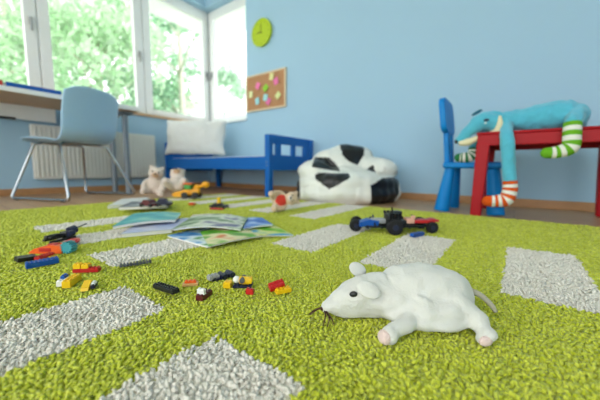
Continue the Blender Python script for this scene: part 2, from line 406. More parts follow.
# pillow
pm = MB()
NU, NV = 40, 28
for sgn in (1, -1):
    for i in range(NU+1):
        for j in range(NV+1):
            u = -1+2*i/NU; v = -1+2*j/NV
            th = .085*max(0, (1-abs(u)**3.2))**.5*max(0, (1-abs(v)**3.2))**.5
            ed = 1-.06*(1-abs(u)**2)*abs(v)**4
            pm.v.append((u*.35*(1-.05*(1-v*v)*u*u), v*.21*(1-.06*(1-u*u)*v*v), sgn*th))
o0 = (NU+1)*(NV+1)
for sft in (0, o0):
    for i in range(NU):
        for j in range(NV): k = sft+i*(NV+1)+j; pm.f.append((k, k+1, k+NV+2, k+NV+1)); pm.m.append(0)
pl = pm.build('pillow', mat('white cotton', '#e6e8e6', .85, .03, 15, .1, 60), None)
bm = bmesh.new(); bm.from_mesh(pl.data); bmesh.ops.remove_doubles(bm, verts=bm.verts[:], dist=.0005); bmesh.ops.recalc_face_normals(bm, faces=bm.faces[:]); bm.to_mesh(pl.data); bm.free()
shade(pl); wrinkle(pl, .022, 6, 3); wrinkle(pl, .008, 18, 9)
pl.location = R_bed @ Vector((-BL+.305, BW*.33, .595)); pl.rotation_euler = (math.radians(76), 0, math.radians(38))
tag(pl, 'large white pillow propped upright on the blue bed', 'pillow')
# ------------------------------------------------------------------ clock and cork board
cp = atY(263, 33.5, YB)
ck = thing('wall_clock', 'round lime green wall clock above the cork board', 'clock', (cp.x, YB, cp.z))
LIME = mat('lime plastic', '#b7cf1c', .4, .03)
Rx = Matrix.Rotation(PI/2, 4, 'X')
m = MB(); m.cyl((0, -.004, 0), (0, -.03, 0), .142, 48); m.tube([(.142*math.cos(a*PI/24), -.03, .142*math.sin(a*PI/24)) for a in range(49)], .006, 8); m.build('clock_body', LIME, ck, smooth=.7)
for k in range(12):
    a = k*PI/6; MB().box((.115*math.sin(a), -.031, .115*math.cos(a)), (.006, .003, .018), 0, rot=(0, a, 0)).build('hour_mark', mat('dark lime print', '#7e9410', .5), ck)
DL = mat('dark olive', '#4d5a10', .5)
MB().box((0, -.036, .04), (.007, .002, .09), rot=(0, 0, 0)).build('minute_hand', DL, ck)
MB().box((-.028, -.035, .0), (.06, .002, .008)).build('hour_hand', DL, ck)
MB().cyl((0, -.03, 0), (0, -.04, 0), .008, 16).build('hub', DL, ck)
bl_, br_ = XW1+.012, atY(286.8, 90, YB).x
zt, zb = atY(286, 67.5, YB).z, atY(286.5, 107, YB).z
cb = thing('cork_board', 'cork notice board in a pale wood frame beside the window', 'notice board', (bl_, YB, zb))
W_, H_ = br_-bl_, zt-zb
MB().box((W_/2, -.009, H_/2), (W_-.01, .012, H_-.01)).build('cork', mat('cork', '#b98a62', .9, .25, 140), cb)
m = MB(); 
for (c, d) in (((W_/2, -.011, H_-.01), (W_, .022, .02)), ((W_/2, -.011, .01), (W_, .022, .02)), ((.01, -.011, H_/2), (.02, .022, H_-.04)), ((W_-.01, -.011, H_/2), (.02, .022, H_-.04))): m.box(c, d, .003)
m.build('frame', mat('pale frame wood', '#ddc8a6', .5, .08), cb)
notes = [(271.5, 76.5, '#e9e3a0', .2, 'pale yellow sticky note at the top of the cork board', 'yellow'), (276, 81, '#f07fb4', -.3, 'pink sticky note overlapping the pale yellow one at the top', 'pink'),
         (258, 86, '#f06fae', .5, 'pink sticky note left of the green one on the cork board', 'pink'), (265.5, 88, '#93cf3a', .9, 'bright green sticky note in the middle of the cork board', 'green'),
         (251, 94.5, '#e6e9b0', .1, 'cream sticky note near the left edge of the cork board', 'cream'), (257.5, 101, '#a6dfe6', -.2, 'light blue sticky note lowest on the left of the cork board', 'light blue'),
         (265.5, 97.5, '#9fd9e4', .3, 'light blue sticky note just above the lower pink one', 'light blue'), (268.5, 101.5, '#f07ab2', .6, 'pink sticky note near the bottom of the cork board', 'pink'),
         (278, 95.5, '#dfe8a4', .8, 'yellow green sticky note near the right edge of the cork board', 'yellow green')]
for i, (px, py, c, r, lab, nm) in enumerate(notes):
    p = atY(px, py, YB-.019)
    m = MB()
    for a in range(6):
        x0 = -.036+a*.012; z = lambda x: -.0001-.012*max(0, (x+.01)/.046)**2
        m.add([(x0, z(x0), -.036), (x0+.012, z(x0+.012), -.036), (x0+.012, z(x0+.012), .036), (x0, z(x0), .036)], [(0, 1, 2, 3)])
    o = m.build('sticky_note', mat('paper note ' + nm, c, .8, .02), None, (p.x, YB-.0165-.0012*(i % 3), p.z), (0, r, 0))
    md = o.modifiers.new('t', 'SOLIDIFY'); md.thickness = .0006
    tag(o, lab, 'note', 'sticky notes on the cork board')
# ------------------------------------------------------------------ red kids table
TX0, TX1, TY0, TY1, TZ = -.185, .40, 1.765, 2.235, .437
tb = thing('childrens_table', 'red childrens table with the blue plush dog lying on it', 'table', (0, 0, 0))
m = MB(); bx(m, TX0, TX1, TY0, TY1, TZ-.012, TZ, .005); m.build('tabletop', KIDRED, tb, smooth=.6)
m = MB(); bx(m, TX0+.006, TX1-.006, TY0+.004, TY0+.024, TZ-.068, TZ-.012, .004); bx(m, TX0+.006, TX1-.006, TY1-.024, TY1-.004, TZ-.068, TZ-.012, .004)
bx(m, TX0+.006, TX0+.026, TY0+.02, TY1-.02, TZ-.068, TZ-.012, .004); bx(m, TX1-.026, TX1-.006, TY0+.02, TY1-.02, TZ-.068, TZ-.012, .004); m.build('apron', KIDRED, tb)
for sx, sy, cx, cy in ((1, 1, TX0, TY0), (-1, 1, TX1, TY0), (1, -1, TX0, TY1), (-1, -1, TX1, TY1)):
    m = MB(); A = []
    for (z, ins, wd) in ((0, -.004, .05), (TZ-.05, .003, .06)):
        for (a, b2) in ((0, 0), (1, 0), (1, 1), (0, 1)): A.append((cx+sx*(ins+a*wd), cy+sy*(ins+b2*wd), z))
    m.add(A, [(3, 2, 1, 0), (4, 5, 6, 7)] + [(i, (i+1) % 4, 4+(i+1) % 4, 4+i) for i in range(4)])
    o = m.build('leg', KIDRED, tb); md = o.modifiers.new('b', 'BEVEL'); md.width = .008; md.segments = 3
# ------------------------------------------------------------------ blue kids chair
kc = thing('childrens_chair', 'bright blue childrens chair pushed under the red table', 'chair', (-.215, 2.025, 0))
def cone_leg(a, b2, r0, r1): return MB().tube([a, (Vector(a)*.97+Vector(b2)*.03), b2], [r0*.96, r0, r1], 20)
for (x0, y0, x1, y1) in ((-.14, -.11, -.11, -.09), (-.12, .115, -.105, .09), (.135, -.125, .10, -.09), (.125, .125, .10, .09)):
    cone_leg((x0, y0, 0), (x1, y1, .262), .043, .026).build('leg', KIDBLUE, kc, smooth=.8)
m = MB(); m.box((0, 0, .272), (.29, .27, .034), .012, seg=3); m.build('seat', KIDBLUE, kc, smooth=.8)
m = MB()
for y in (-.055, .055): m.box((-.14, y, .38), (.03, .055, .22), .008, rot=(0, math.radians(-5), 0), seg=3)
m.build('back_post', KIDBLUE, kc, smooth=.8)
bp = []
for k in range(36):
    a = 2*PI*k/36; ca, sa = math.cos(a), math.sin(a); e = 2/5
    bp.append((math.copysign(abs(ca)**e, ca)*.15, math.copysign(abs(sa)**e, sa)*.104))
m = MB(); m.prism(bp, -.016, .016, 0, Matrix.Translation((-.16, 0, .568)) @ Matrix.Rotation(math.radians(-7), 4, 'Y') @ Matrix(((0, 0, 1, 0), (1, 0, 0, 0), (0, 1, 0, 0), (0, 0, 0, 1))))
o = m.build('backrest', KIDBLUE, kc, smooth=.8); md = o.modifiers.new('b', 'BEVEL'); md.width = .006; md.segments = 3; md.limit_method = 'ANGLE'
# ------------------------------------------------------------------ plush dog on the table
CY = mat('cyan plush', '#5cbdd6', .95, .08, 40, .35, 300, sheen=.4, spec=.1)
CREAM = mat('cream plush', '#ece3bd', .95, .05, 60, .3, 300, sheen=.3, spec=.1)
ORG = mat('orange knit', '#dd5a1e', .95, .06, 80, .3, 400, spec=.1); WKN = mat('white knit', '#efeee6', .95, .04, 80, .3, 400, spec=.1)
GRN = mat('green knit', '#6fb32c', .95, .06, 80, .3, 400, spec=.1); DGR = mat('dark green knit', '#2f7a48', .95, .06, 80, .3, 400, spec=.1)
dg = thing('plush_dog', 'long cyan plush dog with striped socks sprawled over the red table', 'plush toy', (0, 0, TZ))
YD = 1.845
def DP(px, py, Y):          # point at picture height in the plane Y, relative to the table top
    p = atY(px, py, Y); p.z -= TZ; return p
m = MB()
body = [(-.03, YD+.02, .064), (.03, YD+.02, .062), (.09, YD+.02, .068), (.15, YD+.02, .070), (.19, YD+.02, .066)]
m.tube(spline(body, 16), lerpr([.047, .061, .066, .069, .058], 16), 20); m.ball((.198, YD+.02, .06), (.048, .06, .06)); m.ball((-.035, YD+.02, .064), .05)
hd = [DP(497, 122, YD), DP(484, 121, YD-.01), DP(470, 130, YD-.03), DP(460, 140, YD-.04)]
m.tube(spline([(-.02, YD+.02, .065)] + hd, 16), lerpr([.05, .05, .046, .034, .022], 16), 18); m.ball(hd[-1], .022); m.ball(hd[1], (.05, .05, .045))
# legs (upper parts)
leg1 = [DP(505, 124, YD-.02), DP(507, 140, 1.742), DP(509, 165, 1.735), DP(510, 184, 1.735)]
m.ball(leg1[0], .034); m.tube(spline(leg1, 14), lerpr([.03, .031, .030, .028], 14), 14)
leg2 = [DP(576, 112, YD), DP(575, 119, 1.775), DP(572, 125, 1.745)]
m.ball(leg2[1], .032); m.tube(spline(leg2, 10), lerpr([.036, .032, .029], 10), 14)
leg3 = [(-.03, YD+.05, .05), (-.13, YD+.06, .03), (-.195, YD+.07, -.03), (-.205, YD+.06, -.075)]
m.tube(spline(leg3, 12), lerpr([.035, .03, .028, .026], 12), 12)
leg4 = [(.19, YD+.05, .035), (.22, YD+.12, .031), (.22, YD+.2, .031)]
m.tube(spline(leg4, 10), lerpr([.04, .034, .03], 10), 12)
bo = m.build('body', CY, dg); remesh(bo, .006, 6); wrinkle(bo, .006, 22, 2, (1.6, .8, .6)); wrinkle(bo, .003, 60, 5)
def sock(pts, r, a, b2, n=44, stripes=11, parent=dg):
    m = MB(); P = spline(pts, n); m.tube(P, lerpr(r, n), 16, 0, None, True, lambda i: int(i/n*stripes) % 2)
    m.ball(P[-1], (r[-1]*1.0,)*3, 0); o = m.build('sock', [a, b2], parent, smooth=True); return o
sock([DP(510, 181, 1.735), DP(510, 190, 1.733), DP(506, 199, 1.728), DP(497, 201, 1.722), DP(488, 201, 1.715)], [.030, .031, .033, .030, .027], ORG, WKN)
sock([DP(572.5, 123, 1.747), DP(572, 135, 1.735), DP(570, 147, 1.73), DP(558, 152, 1.722), DP(547, 153, 1.715)], [.032, .032, .032, .027, .024], GRN, WKN)
sz = .289-TZ
sock([(-.205, YD+.06, -.07), (-.208, YD+.055, -.1), (-.225, YD+.05, sz+.03), (-.26, YD+.045, sz+.026), (-.275, YD+.043, sz+.026)], [.028, .029, .028, .027, .024], DGR, WKN, 44, 11)
sock([(.22, YD+.19, .032), (.215, YD+.23, .033), (.20, YD+.27, .034)], [.033, .034, .03], GRN, WKN, 20, 5)
m = MB(); m.ball(DP(457.2, 141.5, YD-.045), (.014, .016, .012)); m.build('nose', PLASTIC['black'], dg, smooth=True)
m = MB(); P = [DP(459, 143.5, YD-.052), DP(468, 142, YD-.052), DP(480, 137, YD-.05)]; m.tube(spline(P, 10), lerpr([.012, .02, .012], 10), 12); m.build('mouth', CREAM, dg, smooth=True)
m = MB(); P = [DP(500, 116, YD-.045), DP(500, 124, YD-.055), DP(497, 131, YD-.05), DP(490, 133, YD-.045)]; m.tube(spline(P, 10), lerpr([.006, .014, .018, .008], 10), 12); m.build('collar', CREAM, dg, smooth=True)
m = MB(); m.ball(DP(486.5, 120, YD-.056), (.013, .008, .007)); m.ball(DP(485.5, 123, YD-.06), (.006, .005, .004), 1); m.build('eye', [PLASTIC['darkblue'], WHITE], dg, smooth=True)
m = MB(); m.ball(DP(477, 112.5, YD+.02), (.028, .012, .008), 0, None, (0, -.5, 0)); m.build('ear', mat('dark teal plush', '#2b6b82', .95, .05, 60, .3, 300, spec=.1), dg, smooth=True)
m = MB(); m.ball(DP(497, 113, YD-.02), (.03, .014, .010), 0, None, (0, .3, 0)); m.build('ear', CY, dg, smooth=True)
# ------------------------------------------------------------------ football bean bag
bbc = Vector((-1.06, 2.037, 0))
bb = bpy.data.objects.new('bb_tmp', None)
m = MB()
m.ball((0, 0, .13), (.40, .30, .135)); m.ball((.0, -.06, .14), (.37, .24, .105)); m.ball((0, -.02, .07), (.40, .30, .135))
m.ball((-.02, .13, .27), (.27, .17, .16)); m.ball((.25, .06, .24), (.155, .2, .10)); m.ball((-.25, .02, .22), (.14, .2, .095)); m.ball((.02, .12, .34), (.20, .13, .10))
bagm = m.build('bean_bag', mat('white vinyl', '#eceee6', .42, .03, 10, .05, 30), None)
remesh(bagm, .0085, 14)
wrinkle(bagm, .022, 7, 4); wrinkle(bagm, .008, 20, 8, (1, 1, .5))
BLK = mat('black vinyl', '#141517', .35, .04, 10, .05, 30)
bagm.data.materials.append(BLK)
for v in bagm.data.vertices: v.co.z = max(v.co.z, 0)
bagm.location = bbc; bagm.rotation_euler = (0, 0, UA)
Rb = Matrix.Translation(bbc) @ Matrix.Rotation(UA, 4, 'Z')
# black panels: polygons on the cover, given as outlines on the bag's front, top and sides (x = along the bag, z = up)
def inpoly(x, y, P):
    c = False; j = len(P)-1
    for i in range(len(P)):
        if (P[i][1] > y) != (P[j][1] > y) and x < (P[j][0]-P[i][0])*(y-P[i][1])/(P[j][1]-P[i][1])+P[i][0]: c = not c
        j = i
    return c
PANELS = [  # (outline in local x,z ; y range)
    ([(-.264, .200), (-.23, .218), (-.15, .215), (-.03, .215), (-.026, .188), (-.165, .105), (-.257, .172)], (-9, -.1)),
    ([(.115, .135), (.21, .185), (.37, .19), (.365, .12), (.325, -.02), (.275, -.02), (.12, -.02)], (-9, .08)),
    ([(-.055, .5), (.15, .5), (.125, .354), (.071, .275), (-.004, .306), (-.048, .354)], (-9, .2)),
    ([(-.283, .27), (-.25, .34), (-.14, .33), (-.08, .262), (-.085, .226), (-.185, .243), (-.276, .255)], (-9, .12)),
    ([(-.5, .03), (-.5, .213), (-.375, .21), (-.366, .03)], (-9, .3)),
    ([(.30, .35), (.325, .38), (.40, .31), (.31, .312)], (-9, .3)), ([(.126, .24), (.174, .28), (.186, .22)], (-9, .1))]
for f in bagm.data.polygons:
    c = f.center; n = f.normal
    for P, (a, b2) in PANELS:
        if a < c.y < b2 and (n.y < .35) and inpoly(c.x, c.z, P): f.material_index = 1
tag(bagm, 'black and white football bean bag slumped beside the blue bed', 'bean bag')
# ------------------------------------------------------------------ rug
RX0, RX1, RY0, RY1 = -2.12, 1.25, -.55, 1.70
def in_bar(x, y):
    k = np.round((.066-x)/.2905); c = .066-.2905*k; on = np.abs(x-c+np.where((y < .24) & (k == 1), .016, 0)) < .0765
    a = ((y > -.195) & (y < .230)) | ((y > .645) & (y < 1.06))                 # columns on the right half
    b = ((y > .262) & (y < .67) & (k < 6)) | ((y > 1.09) & (y < 1.72))        # columns on the left half, shifted
    return on & np.where(k <= 2, a, b)
GY = yarn_mat('lime shag yarn', '#b3bd1c', '#d8df4c'); WY = yarn_mat('off white shag yarn', '#e2ddd0', '#f4f0e4')
def tufts(x0, x1, y0, y1, sp, r, L):
    nx, ny = int((x1-x0)/sp), int((y1-y0)/sp)
    X, Y = np.meshgrid(x0+(np.arange(nx)+.5)*sp, y0+(np.arange(ny)+.5)*sp); X = X.ravel(); Y = Y.ravel()
    X = X+rng.uniform(-.45, .45, X.size)*sp; Y = Y+rng.uniform(-.45, .45, X.size)*sp
    return X, Y, np.full(X.size, r), np.full(X.size, L)
parts = []
def zone(sp, r, L, dmin, dmax):
    X, Y, rr, LL = tufts(RX0, RX1, RY0, RY1, sp, r, L); d = np.hypot(X, Y)
    dep = X*fwd.x+Y*fwd.y
    k = (d >= dmin) & (d < dmax) & (dep > -.15)
    parts.append([a[k] for a in (X, Y, rr, LL)])
zone(.0042, .0023, .0115, 0, .75); zone(.0058, .0032, .0115, .75, 1.35); zone(.0085, .0048, .0115, 1.35, 9)
X, Y, RR, LL = [np.concatenate(a) for a in zip(*parts)]
N = X.size; NS = 4; NR = 4
ang = rng.uniform(0, 2*PI, N); lean = rng.uniform(.2, .8, N); LL = LL*rng.uniform(.75, 1.15, N)
lump = np.array([noise.noise(Vector((x*22, y*22, 0))) for x, y in zip(X, Y)])
ang = ang*.55 + lump*5
ds = np.stack([np.cos(ang), np.sin(ang)], 1)
V = np.zeros((N, NR*NS+1, 3)); tw = rng.uniform(0, 2*PI, N)
for i in range(NR):
    s_ = i/NR; th = lean*s_*1.5
    off = LL*s_*np.sin(th)*.75; z = .0085+LL*s_*np.cos(th*.75)
    rad = RR*(.8, 1.05, 1.15, 1.05)[i]
    for k in range(NS):
        a = tw+2*PI*k/NS+s_*1.2
        V[:, i*NS+k, 0] = X+ds[:, 0]*off+np.cos(a)*rad; V[:, i*NS+k, 1] = Y+ds[:, 1]*off+np.sin(a)*rad; V[:, i*NS+k, 2] = z
V[:, -1, 0] = X+ds[:, 0]*LL*np.sin(lean*1.5)*.8; V[:, -1, 1] = Y+ds[:, 1]*LL*np.sin(lean*1.5)*.8; V[:, -1, 2] = .0085+LL*.86*np.cos(lean*1.15)
V[:, :, 0] = np.clip(V[:, :, 0], RX0-.01, RX1+.01); V[:, :, 1] = np.clip(V[:, :, 1], -9, RY1+.012)
q = []; t3 = []
for i in range(NR-1):
    for k in range(NS): q.append((i*NS+k, i*NS+(k+1) % NS, (i+1)*NS+(k+1) % NS, (i+1)*NS+k))
for k in range(NS): t3.append(((NR-1)*NS+k, (NR-1)*NS+(k+1) % NS, NR*NS))
nv = NR*NS+1
base = (np.arange(N)*nv)[:, None, None]
Q = (np.array(q)[None]+base); T3 = (np.array(t3)[None]+base)
white = in_bar(X, Y)
# backing cells
xs = [RX0, RX1]; k = -20
for k in range(-8, 14):
    for e in (-.0765, .0765):
        x = .066-.2905*k+e
        if RX0 < x < RX1: xs.append(x)
ys = [RY0, RY1]
ys += [-.195, .230, .262, .645, .67, 1.06, 1.09]
xs = sorted(xs); ys = sorted(ys)
bv = []; bf = []; bmi = []
o0 = N*nv
for j, y in enumerate(ys):
    for i, x in enumerate(xs): bv.append((x, y, .0125))
nxs = len(xs)
for j in range(len(ys)-1):
    for i in range(nxs-1):
        bf.append((o0+j*nxs+i, o0+j*nxs+i+1, o0+(j+1)*nxs+i+1, o0+(j+1)*nxs+i))
        bmi.append(int(in_bar(np.array([(xs[i]+xs[i+1])/2]), np.array([(ys[j]+ys[j+1])/2]))[0]))
sb = o0+len(bv)
bv += [(RX0, RY0, 0), (RX1, RY0, 0), (RX1, RY1, 0), (RX0, RY1, 0), (RX0, RY0, .0125), (RX1, RY0, .0125), (RX1, RY1, .0125), (RX0, RY1, .0125)]
bf += [(sb+3, sb+2, sb+1, sb)] + [(sb+i, sb+(i+1) % 4, sb+4+(i+1) % 4, sb+4+i) for i in range(4)]; bmi += [0]*5
AV = np.concatenate([V.reshape(-1, 3), np.array(bv)])
qf = np.concatenate([Q.reshape(-1, 4), np.array(bf)]); tf = T3.reshape(-1, 3)
me = bpy.data.meshes.new('rug')
me.vertices.add(len(AV)); me.vertices.foreach_set('co', AV.astype(np.float32).ravel())
me.loops.add(qf.size+tf.size); me.loops.foreach_set('vertex_index', np.concatenate([qf.ravel(), tf.ravel()]).astype(np.int32))
npol = len(qf)+len(tf); me.polygons.add(npol)
me.polygons.foreach_set('loop_start', np.concatenate([np.arange(len(qf))*4, len(qf)*4+np.arange(len(tf))*3]).astype(np.int32))
me.materials.append(GY); me.materials.append(WY)
mi = np.concatenate([np.repeat(white.astype(np.int32), len(q)), np.array(bmi, np.int32), np.repeat(white.astype(np.int32), len(t3))])
me.polygons.foreach_set('material_index', mi.astype(np.int32)); me.polygons.foreach_set('use_smooth', np.ones(npol, bool))
me.update(calc_edges=True); me.validate()
ro = bpy.data.objects.new('rug', me); COL.objects.link(ro)
tag(ro, 'lime green shag rug with rows of white bars on the wooden floor', 'rug')
# ------------------------------------------------------------------ plush mouse (foreground)
FUR = mat('white plush fur', '#d6d7d0', .95, .04, 25, .15, 300, sheen=.35, spec=.1)
PINK = mat('pale pink plush', '#e6cfc8', .95, .05, 40, .3, 420, sheen=.2, spec=.1)
ms = thing('plush_mouse', 'white plush mouse lying in the foreground on the green rug', 'plush toy', (-.129, .452, RUG-.002), UA)
m = MB()
m.ball((.022, .005, .036), (.070, .052, .044)); m.ball((.045, .0, .034), (.058, .050, .043)); m.ball((-.018, .0, .029), (.050, .044, .034)); m.ball((.025, -.02, .016), (.072, .054, .0165)); m.ball((.03, -.016, .026), (.066, .052, .024))
m.tube(spline([(-.035, 0, .031), (-.065, -.003, .031), (-.09, -.008, .026), (-.11, -.012, .019), (-.124, -.014, .016)], 14), lerpr([.036, .031, .0265, .019, .0095], 14), 20); m.ball((-.124, -.014, .016), .0095)
m.ball((-.07, -.003, .03), (.032, .028, .029)); m.ball((-.098, -.01, .017), (.025, .019, .014))
# front legs / back legs
m.tube(spline([(-.008, -.048, .019), (-.026, -.066, .0165), (-.042, -.074, .0115)], 8), lerpr([.014, .012, .0105], 8), 14); m.ball((-.047, -.078, .0105), (.0125, .011, .0105))
m.tube(spline([(-.02, .03, .02), (-.035, .055, .012)], 4), .013, 12); m.ball((-.038, .058, .011), .012)
m.tube(spline([(.058, -.032, .032), (.078, -.052, .022), (.083, -.066, .013)], 8), lerpr([.024, .0165, .012], 8), 14); m.ball((.082, -.075, .010), (.012, .014, .0105)); m.ball((.078, -.08, .008), (.012, .009, .008))
m.tube(spline([(.065, .03, .022), (.082, .058, .012)], 4), .015, 12); m.ball((.085, .062, .010), (.014, .014, .010))
# soft loose folds on the flank
for (a, b2, c2, r) in (((-.01, -.047, .034), (.02, -.056, .022), (.05, -.05, .012), .006), ((.02, -.05, .04), (.045, -.055, .03), (.065, -.046, .02), .006), ((.0, -.045, .05), (.02, -.051, .04), (.05, -.052, .036), .004)):
    m.tube(spline([a, b2, c2], 8), lerpr([r*.6, r, r*.6], 8), 8)
mo = m.build('body', FUR, ms); remesh(mo, .0026, 5); wrinkle(mo, .0035, 42, 3, (1, 1, 1.5)); wrinkle(mo, .0009, 75, 6)
for v in mo.data.vertices: v.co.z = max(v.co.z, .0005)
def ear(c, rot, sc=1):
    m = MB(); m.ball((0, 0, 0), (.0155*sc, .0045, .0105*sc), 0, None, None, 20, 14)
    for i, v in enumerate(m.v):
        x, y, z = v; m.v[i] = (x, y+.10*(x*x+z*z)*18*(.5), z)
    return m.build('ear', FUR, ms, c, rot, smooth=True)
ear((-.066, -.034, .0535), (math.radians(-40), math.radians(20), math.radians(-24)), 1.15)
ear((-.071, .022, .064), (math.radians(-15), math.radians(30), math.radians(10)), 1.05)
m = MB(); m.ball((-.0865, -.0275, .0435), (.0062, .0035, .0046), 0, None, (0, -.35, -.25)); m.build('eye', PLASTIC['black'], ms, smooth=True)
m = MB(); m.ball((-.088, .018, .042), (.005, .0035, .0042)); m.build('eye', PLASTIC['black'], ms, smooth=True)
m = MB(); m.ball((-.0545, -.0815, .0098), (.0085, .0098, .0095), 0, None, (0, 0, .5)); m.build('paw', PINK, ms, smooth=True)
m = MB(); m.ball((.0745, -.0865, .0085), (.010, .005, .0068), 0, None, (0, 0, .2)); m.build('paw', PINK, ms, smooth=True)
TAIL = mat('grey beige cord', '#bab6a4', .9, .08, 80, .3, 500)
m = MB(); m.tube(spline([(.09, .008, .034), (.105, .006, .036), (.12, .0, .031), (.132, -.008, .019), (.137, -.012, .010)], 18), lerpr([.005, .0048, .0045, .004, .003], 18), 10); m.build('tail', TAIL, ms, smooth=True)
BRN = mat('dark brown thread', '#4a2f22', .9, .1)
m = MB()
for (a, b2, c2) in (((-.128, -.022, .014), (-.128, -.034, .012), (-.132, -.045, .004)), ((-.126, -.022, .013), (-.122, -.034, .010), (-.126, -.046, .003)), ((-.132, -.012, .015), (-.144, -.016, .012), (-.152, -.016, .005)), ((-.131, -.016, .016), (-.14, -.022, .016), (-.150, -.024, .009)), ((-.126, -.02, .014), (-.118, -.036, .008), (-.116, -.044, .003))):
    m.tube(spline([a, b2, c2], 6), lerpr([.0012, .0011, .0007], 6), 6)
m.ball((-.1315, -.0165, .0155), (.003, .004, .003)); m.build('whisker', BRN, ms, smooth=True)
# ------------------------------------------------------------------ toy building bricks
U = .0072
def brick(nx, ny, h, stud=True, m=None, z=0, mi=0, x=0, y=0):
    m = m or MB(); m.box((x, y, z+h/2), (nx*U-.0003, ny*U-.0003, h), .0004, mi, seg=1)
    if stud:
        for i in range(nx):
            for j in range(ny): m.cyl((x+(i-(nx-1)/2)*U, y+(j-(ny-1)/2)*U, z+h), (x+(i-(nx-1)/2)*U, y+(j-(ny-1)/2)*U, z+h+.0019), .0023, 10, mi)
    return m
def pang(a, b2):   # centre and heading of a thing lying from picture point a to b
    A, B = at(*a), at(*b2); return (A+B)/2, math.atan2(B.y-A.y, B.x-A.x), (B-A).length
GB = 'loose toy bricks on the rug'
def loose(name, label, m, mats, c, rz, tilt=(0, 0), dz=0, cat='toy brick'):
    o = m.build(name, mats, None, (c.x, c.y, RUG+dz), (tilt[0], tilt[1], rz), smooth=.6); tag(o, label, cat, GB); return o
PB = PLASTIC
# blue long beam
c, a, L = pang((24, 269), (60, 262)); n = max(6, int(L/U))
loose('toy_brick', 'long blue toy brick lying in front of the black plate', brick(n, 2, .0115), PB['blue'], c, a, (.15, 0), .001)
c, a, L = pang((14, 264), (37, 259)); loose('toy_plate', 'flat black toy plate left of the long blue brick', brick(int(L/U), 3, .010, False), PB['black'], c, a, (.1, .08), .003, 'toy plate')
c, a, L = pang((36, 262), (53, 256)); t = thing('toy_brick', 'red toy brick with yellow plate behind the long blue brick', 'toy brick', (c.x, c.y, RUG), a, GB)
brick(int(L/U), 2, .010).build('brick', PB['red'], t, smooth=.6); brick(3, 1, .004, True, None, .0, 0, .008, -.012).build('plate', PB['yellow'], t, smooth=.6)
c, a, L = pang((73, 272), (101, 271)); t = thing('toy_brick_stack', 'yellow toy bricks clipped on a long red plate', 'toy brick', (c.x, c.y, RUG), a, GB)
nn = int(L/U); brick(nn, 2, .0085).build('plate', PB['red'], t, smooth=.6)
brick(2, 2, .0095, True, None, .0085, 0, -nn*U/2+U*1.2).build('brick', PB['yellow'], t, smooth=.6); brick(2, 2, .008, True, None, .0085, 0, -nn*U/2+U*3.4).build('brick', PB['yellow'], t, smooth=.6)
c, a, L = pang((65, 289), (79, 279)); t = thing('toy_brick_stack', 'yellow toy brick joined to a white and blue one, below the red plate', 'toy brick', (c.x, c.y, RUG), a, GB)
brick(int(L/U), 2, .0125).build('brick', PB['yellow'], t, smooth=.6); brick(3, 2, .010, True, None, .0, 0, .0, 2*U).build('brick', PB['white'], t, smooth=.6); brick(2, 1, .005, True, None, .012, 0, .004, 2*U).build('plate', PB['blue'], t, smooth=.6)
c, a, L = pang((83, 293), (90, 284)); t = thing('toy_slope_brick', 'small yellow toy wedge with a dark blue underside', 'toy brick', (c.x, c.y, RUG), a, GB)
m = MB(); m.prism([(-.014, .0), (.014, 0), (.011, .012), (-.012, .005)], -.006, .006, 0, Matrix.Rotation(PI/2, 4, 'X')); m.build('wedge', PB['yellow'], t)
brick(3, 1, .006, True, None, 0, 0, .003, -.011).build('plate', PB['darkblue'], t, smooth=.6); brick(2, 1, .003, True, None, .006, 0, .003, -.011).build('tile', PB['white'], t, smooth=.6)
# technic style black frame, orange car body, red dish
def liftarm(n, m, T=None, mi=0, w=.0065):
    m.box((0, 0, w/2), ((n-1)*U, w, w), 0, mi, T)
    for i in range(n): m.cyl(((i-(n-1)/2)*U, -w/2-.0004, w/2), ((i-(n-1)/2)*U, w/2+.0004, w/2), w/2+.0006, 12, mi, T)
    return m
c, a, L = pang((40, 245), (78, 236)); t = thing('toy_machine', 'black toy machine frame with a long grey axle', 'toy', (c.x, c.y, RUG), a)
m = MB(); liftarm(11, m, Matrix.Translation((0, -.012, 0))); liftarm(11, m, Matrix.Translation((0, .012, .004))); liftarm(7, m, Matrix.Translation((-.012, 0, .012)) @ Matrix.Rotation(.25, 4, 'Z'))
m.box((.02, 0, .014), (.022, .026, .02), .002); m.box((-.02, .004, .016), (.04, .012, .012), .002); m.build('frame', PB['black'], t, smooth=.6)
m = MB(); m.cyl((.03, 0, .022), (.05, .0, .026), .013, 16); m.cyl((.012, -.016, .018), (.03, -.016, .018), .009, 14); m.build('motor', PB['darkblue'], t, smooth=.6)
m = MB(); m.cyl((.035, 0, .024), (.088, -.004, .036), .0022, 10); m.build('axle', PB['grey'], t, smooth=.6)
c = at(67, 246); m = MB(); m.tube([(0, 0, .0), (0, 0, .004), (0, 0, .010)], [.008, .018, .020], 24); m.cyl((0, 0, .010), (0, 0, .0125), .012, 20)
o = m.build('toy_dish', PB['red'], None, (c.x-.015, c.y+.018, RUG), (.2, .1, 0), smooth=.6); tag(o, 'round red toy dish between the black frame and the orange car', 'toy part')
c, a, L = pang((34, 252), (66, 252)); t = thing('toy_racing_car', 'orange toy racing car with a teal gear at its end', 'toy car', (c.x, c.y, RUG), a)
m = MB(); m.prism([(-L/2, .0), (L/2, 0), (L/2, .018), (L*.2, .022), (-.01, .018), (-L*.35, .012), (-L/2, .004)], -.015, .015, 0, Matrix.Rotation(PI/2, 4, 'X')); m.build('body', PB['orange'], t)
m = MB(); m.box((.0, -.0155, .010), (.03, .002, .010), .001); m.box((.012, 0, .0215), (.02, .018, .004), .001); m.build('panel', PB['red'], t)
m = MB(); xg = L/2+.012
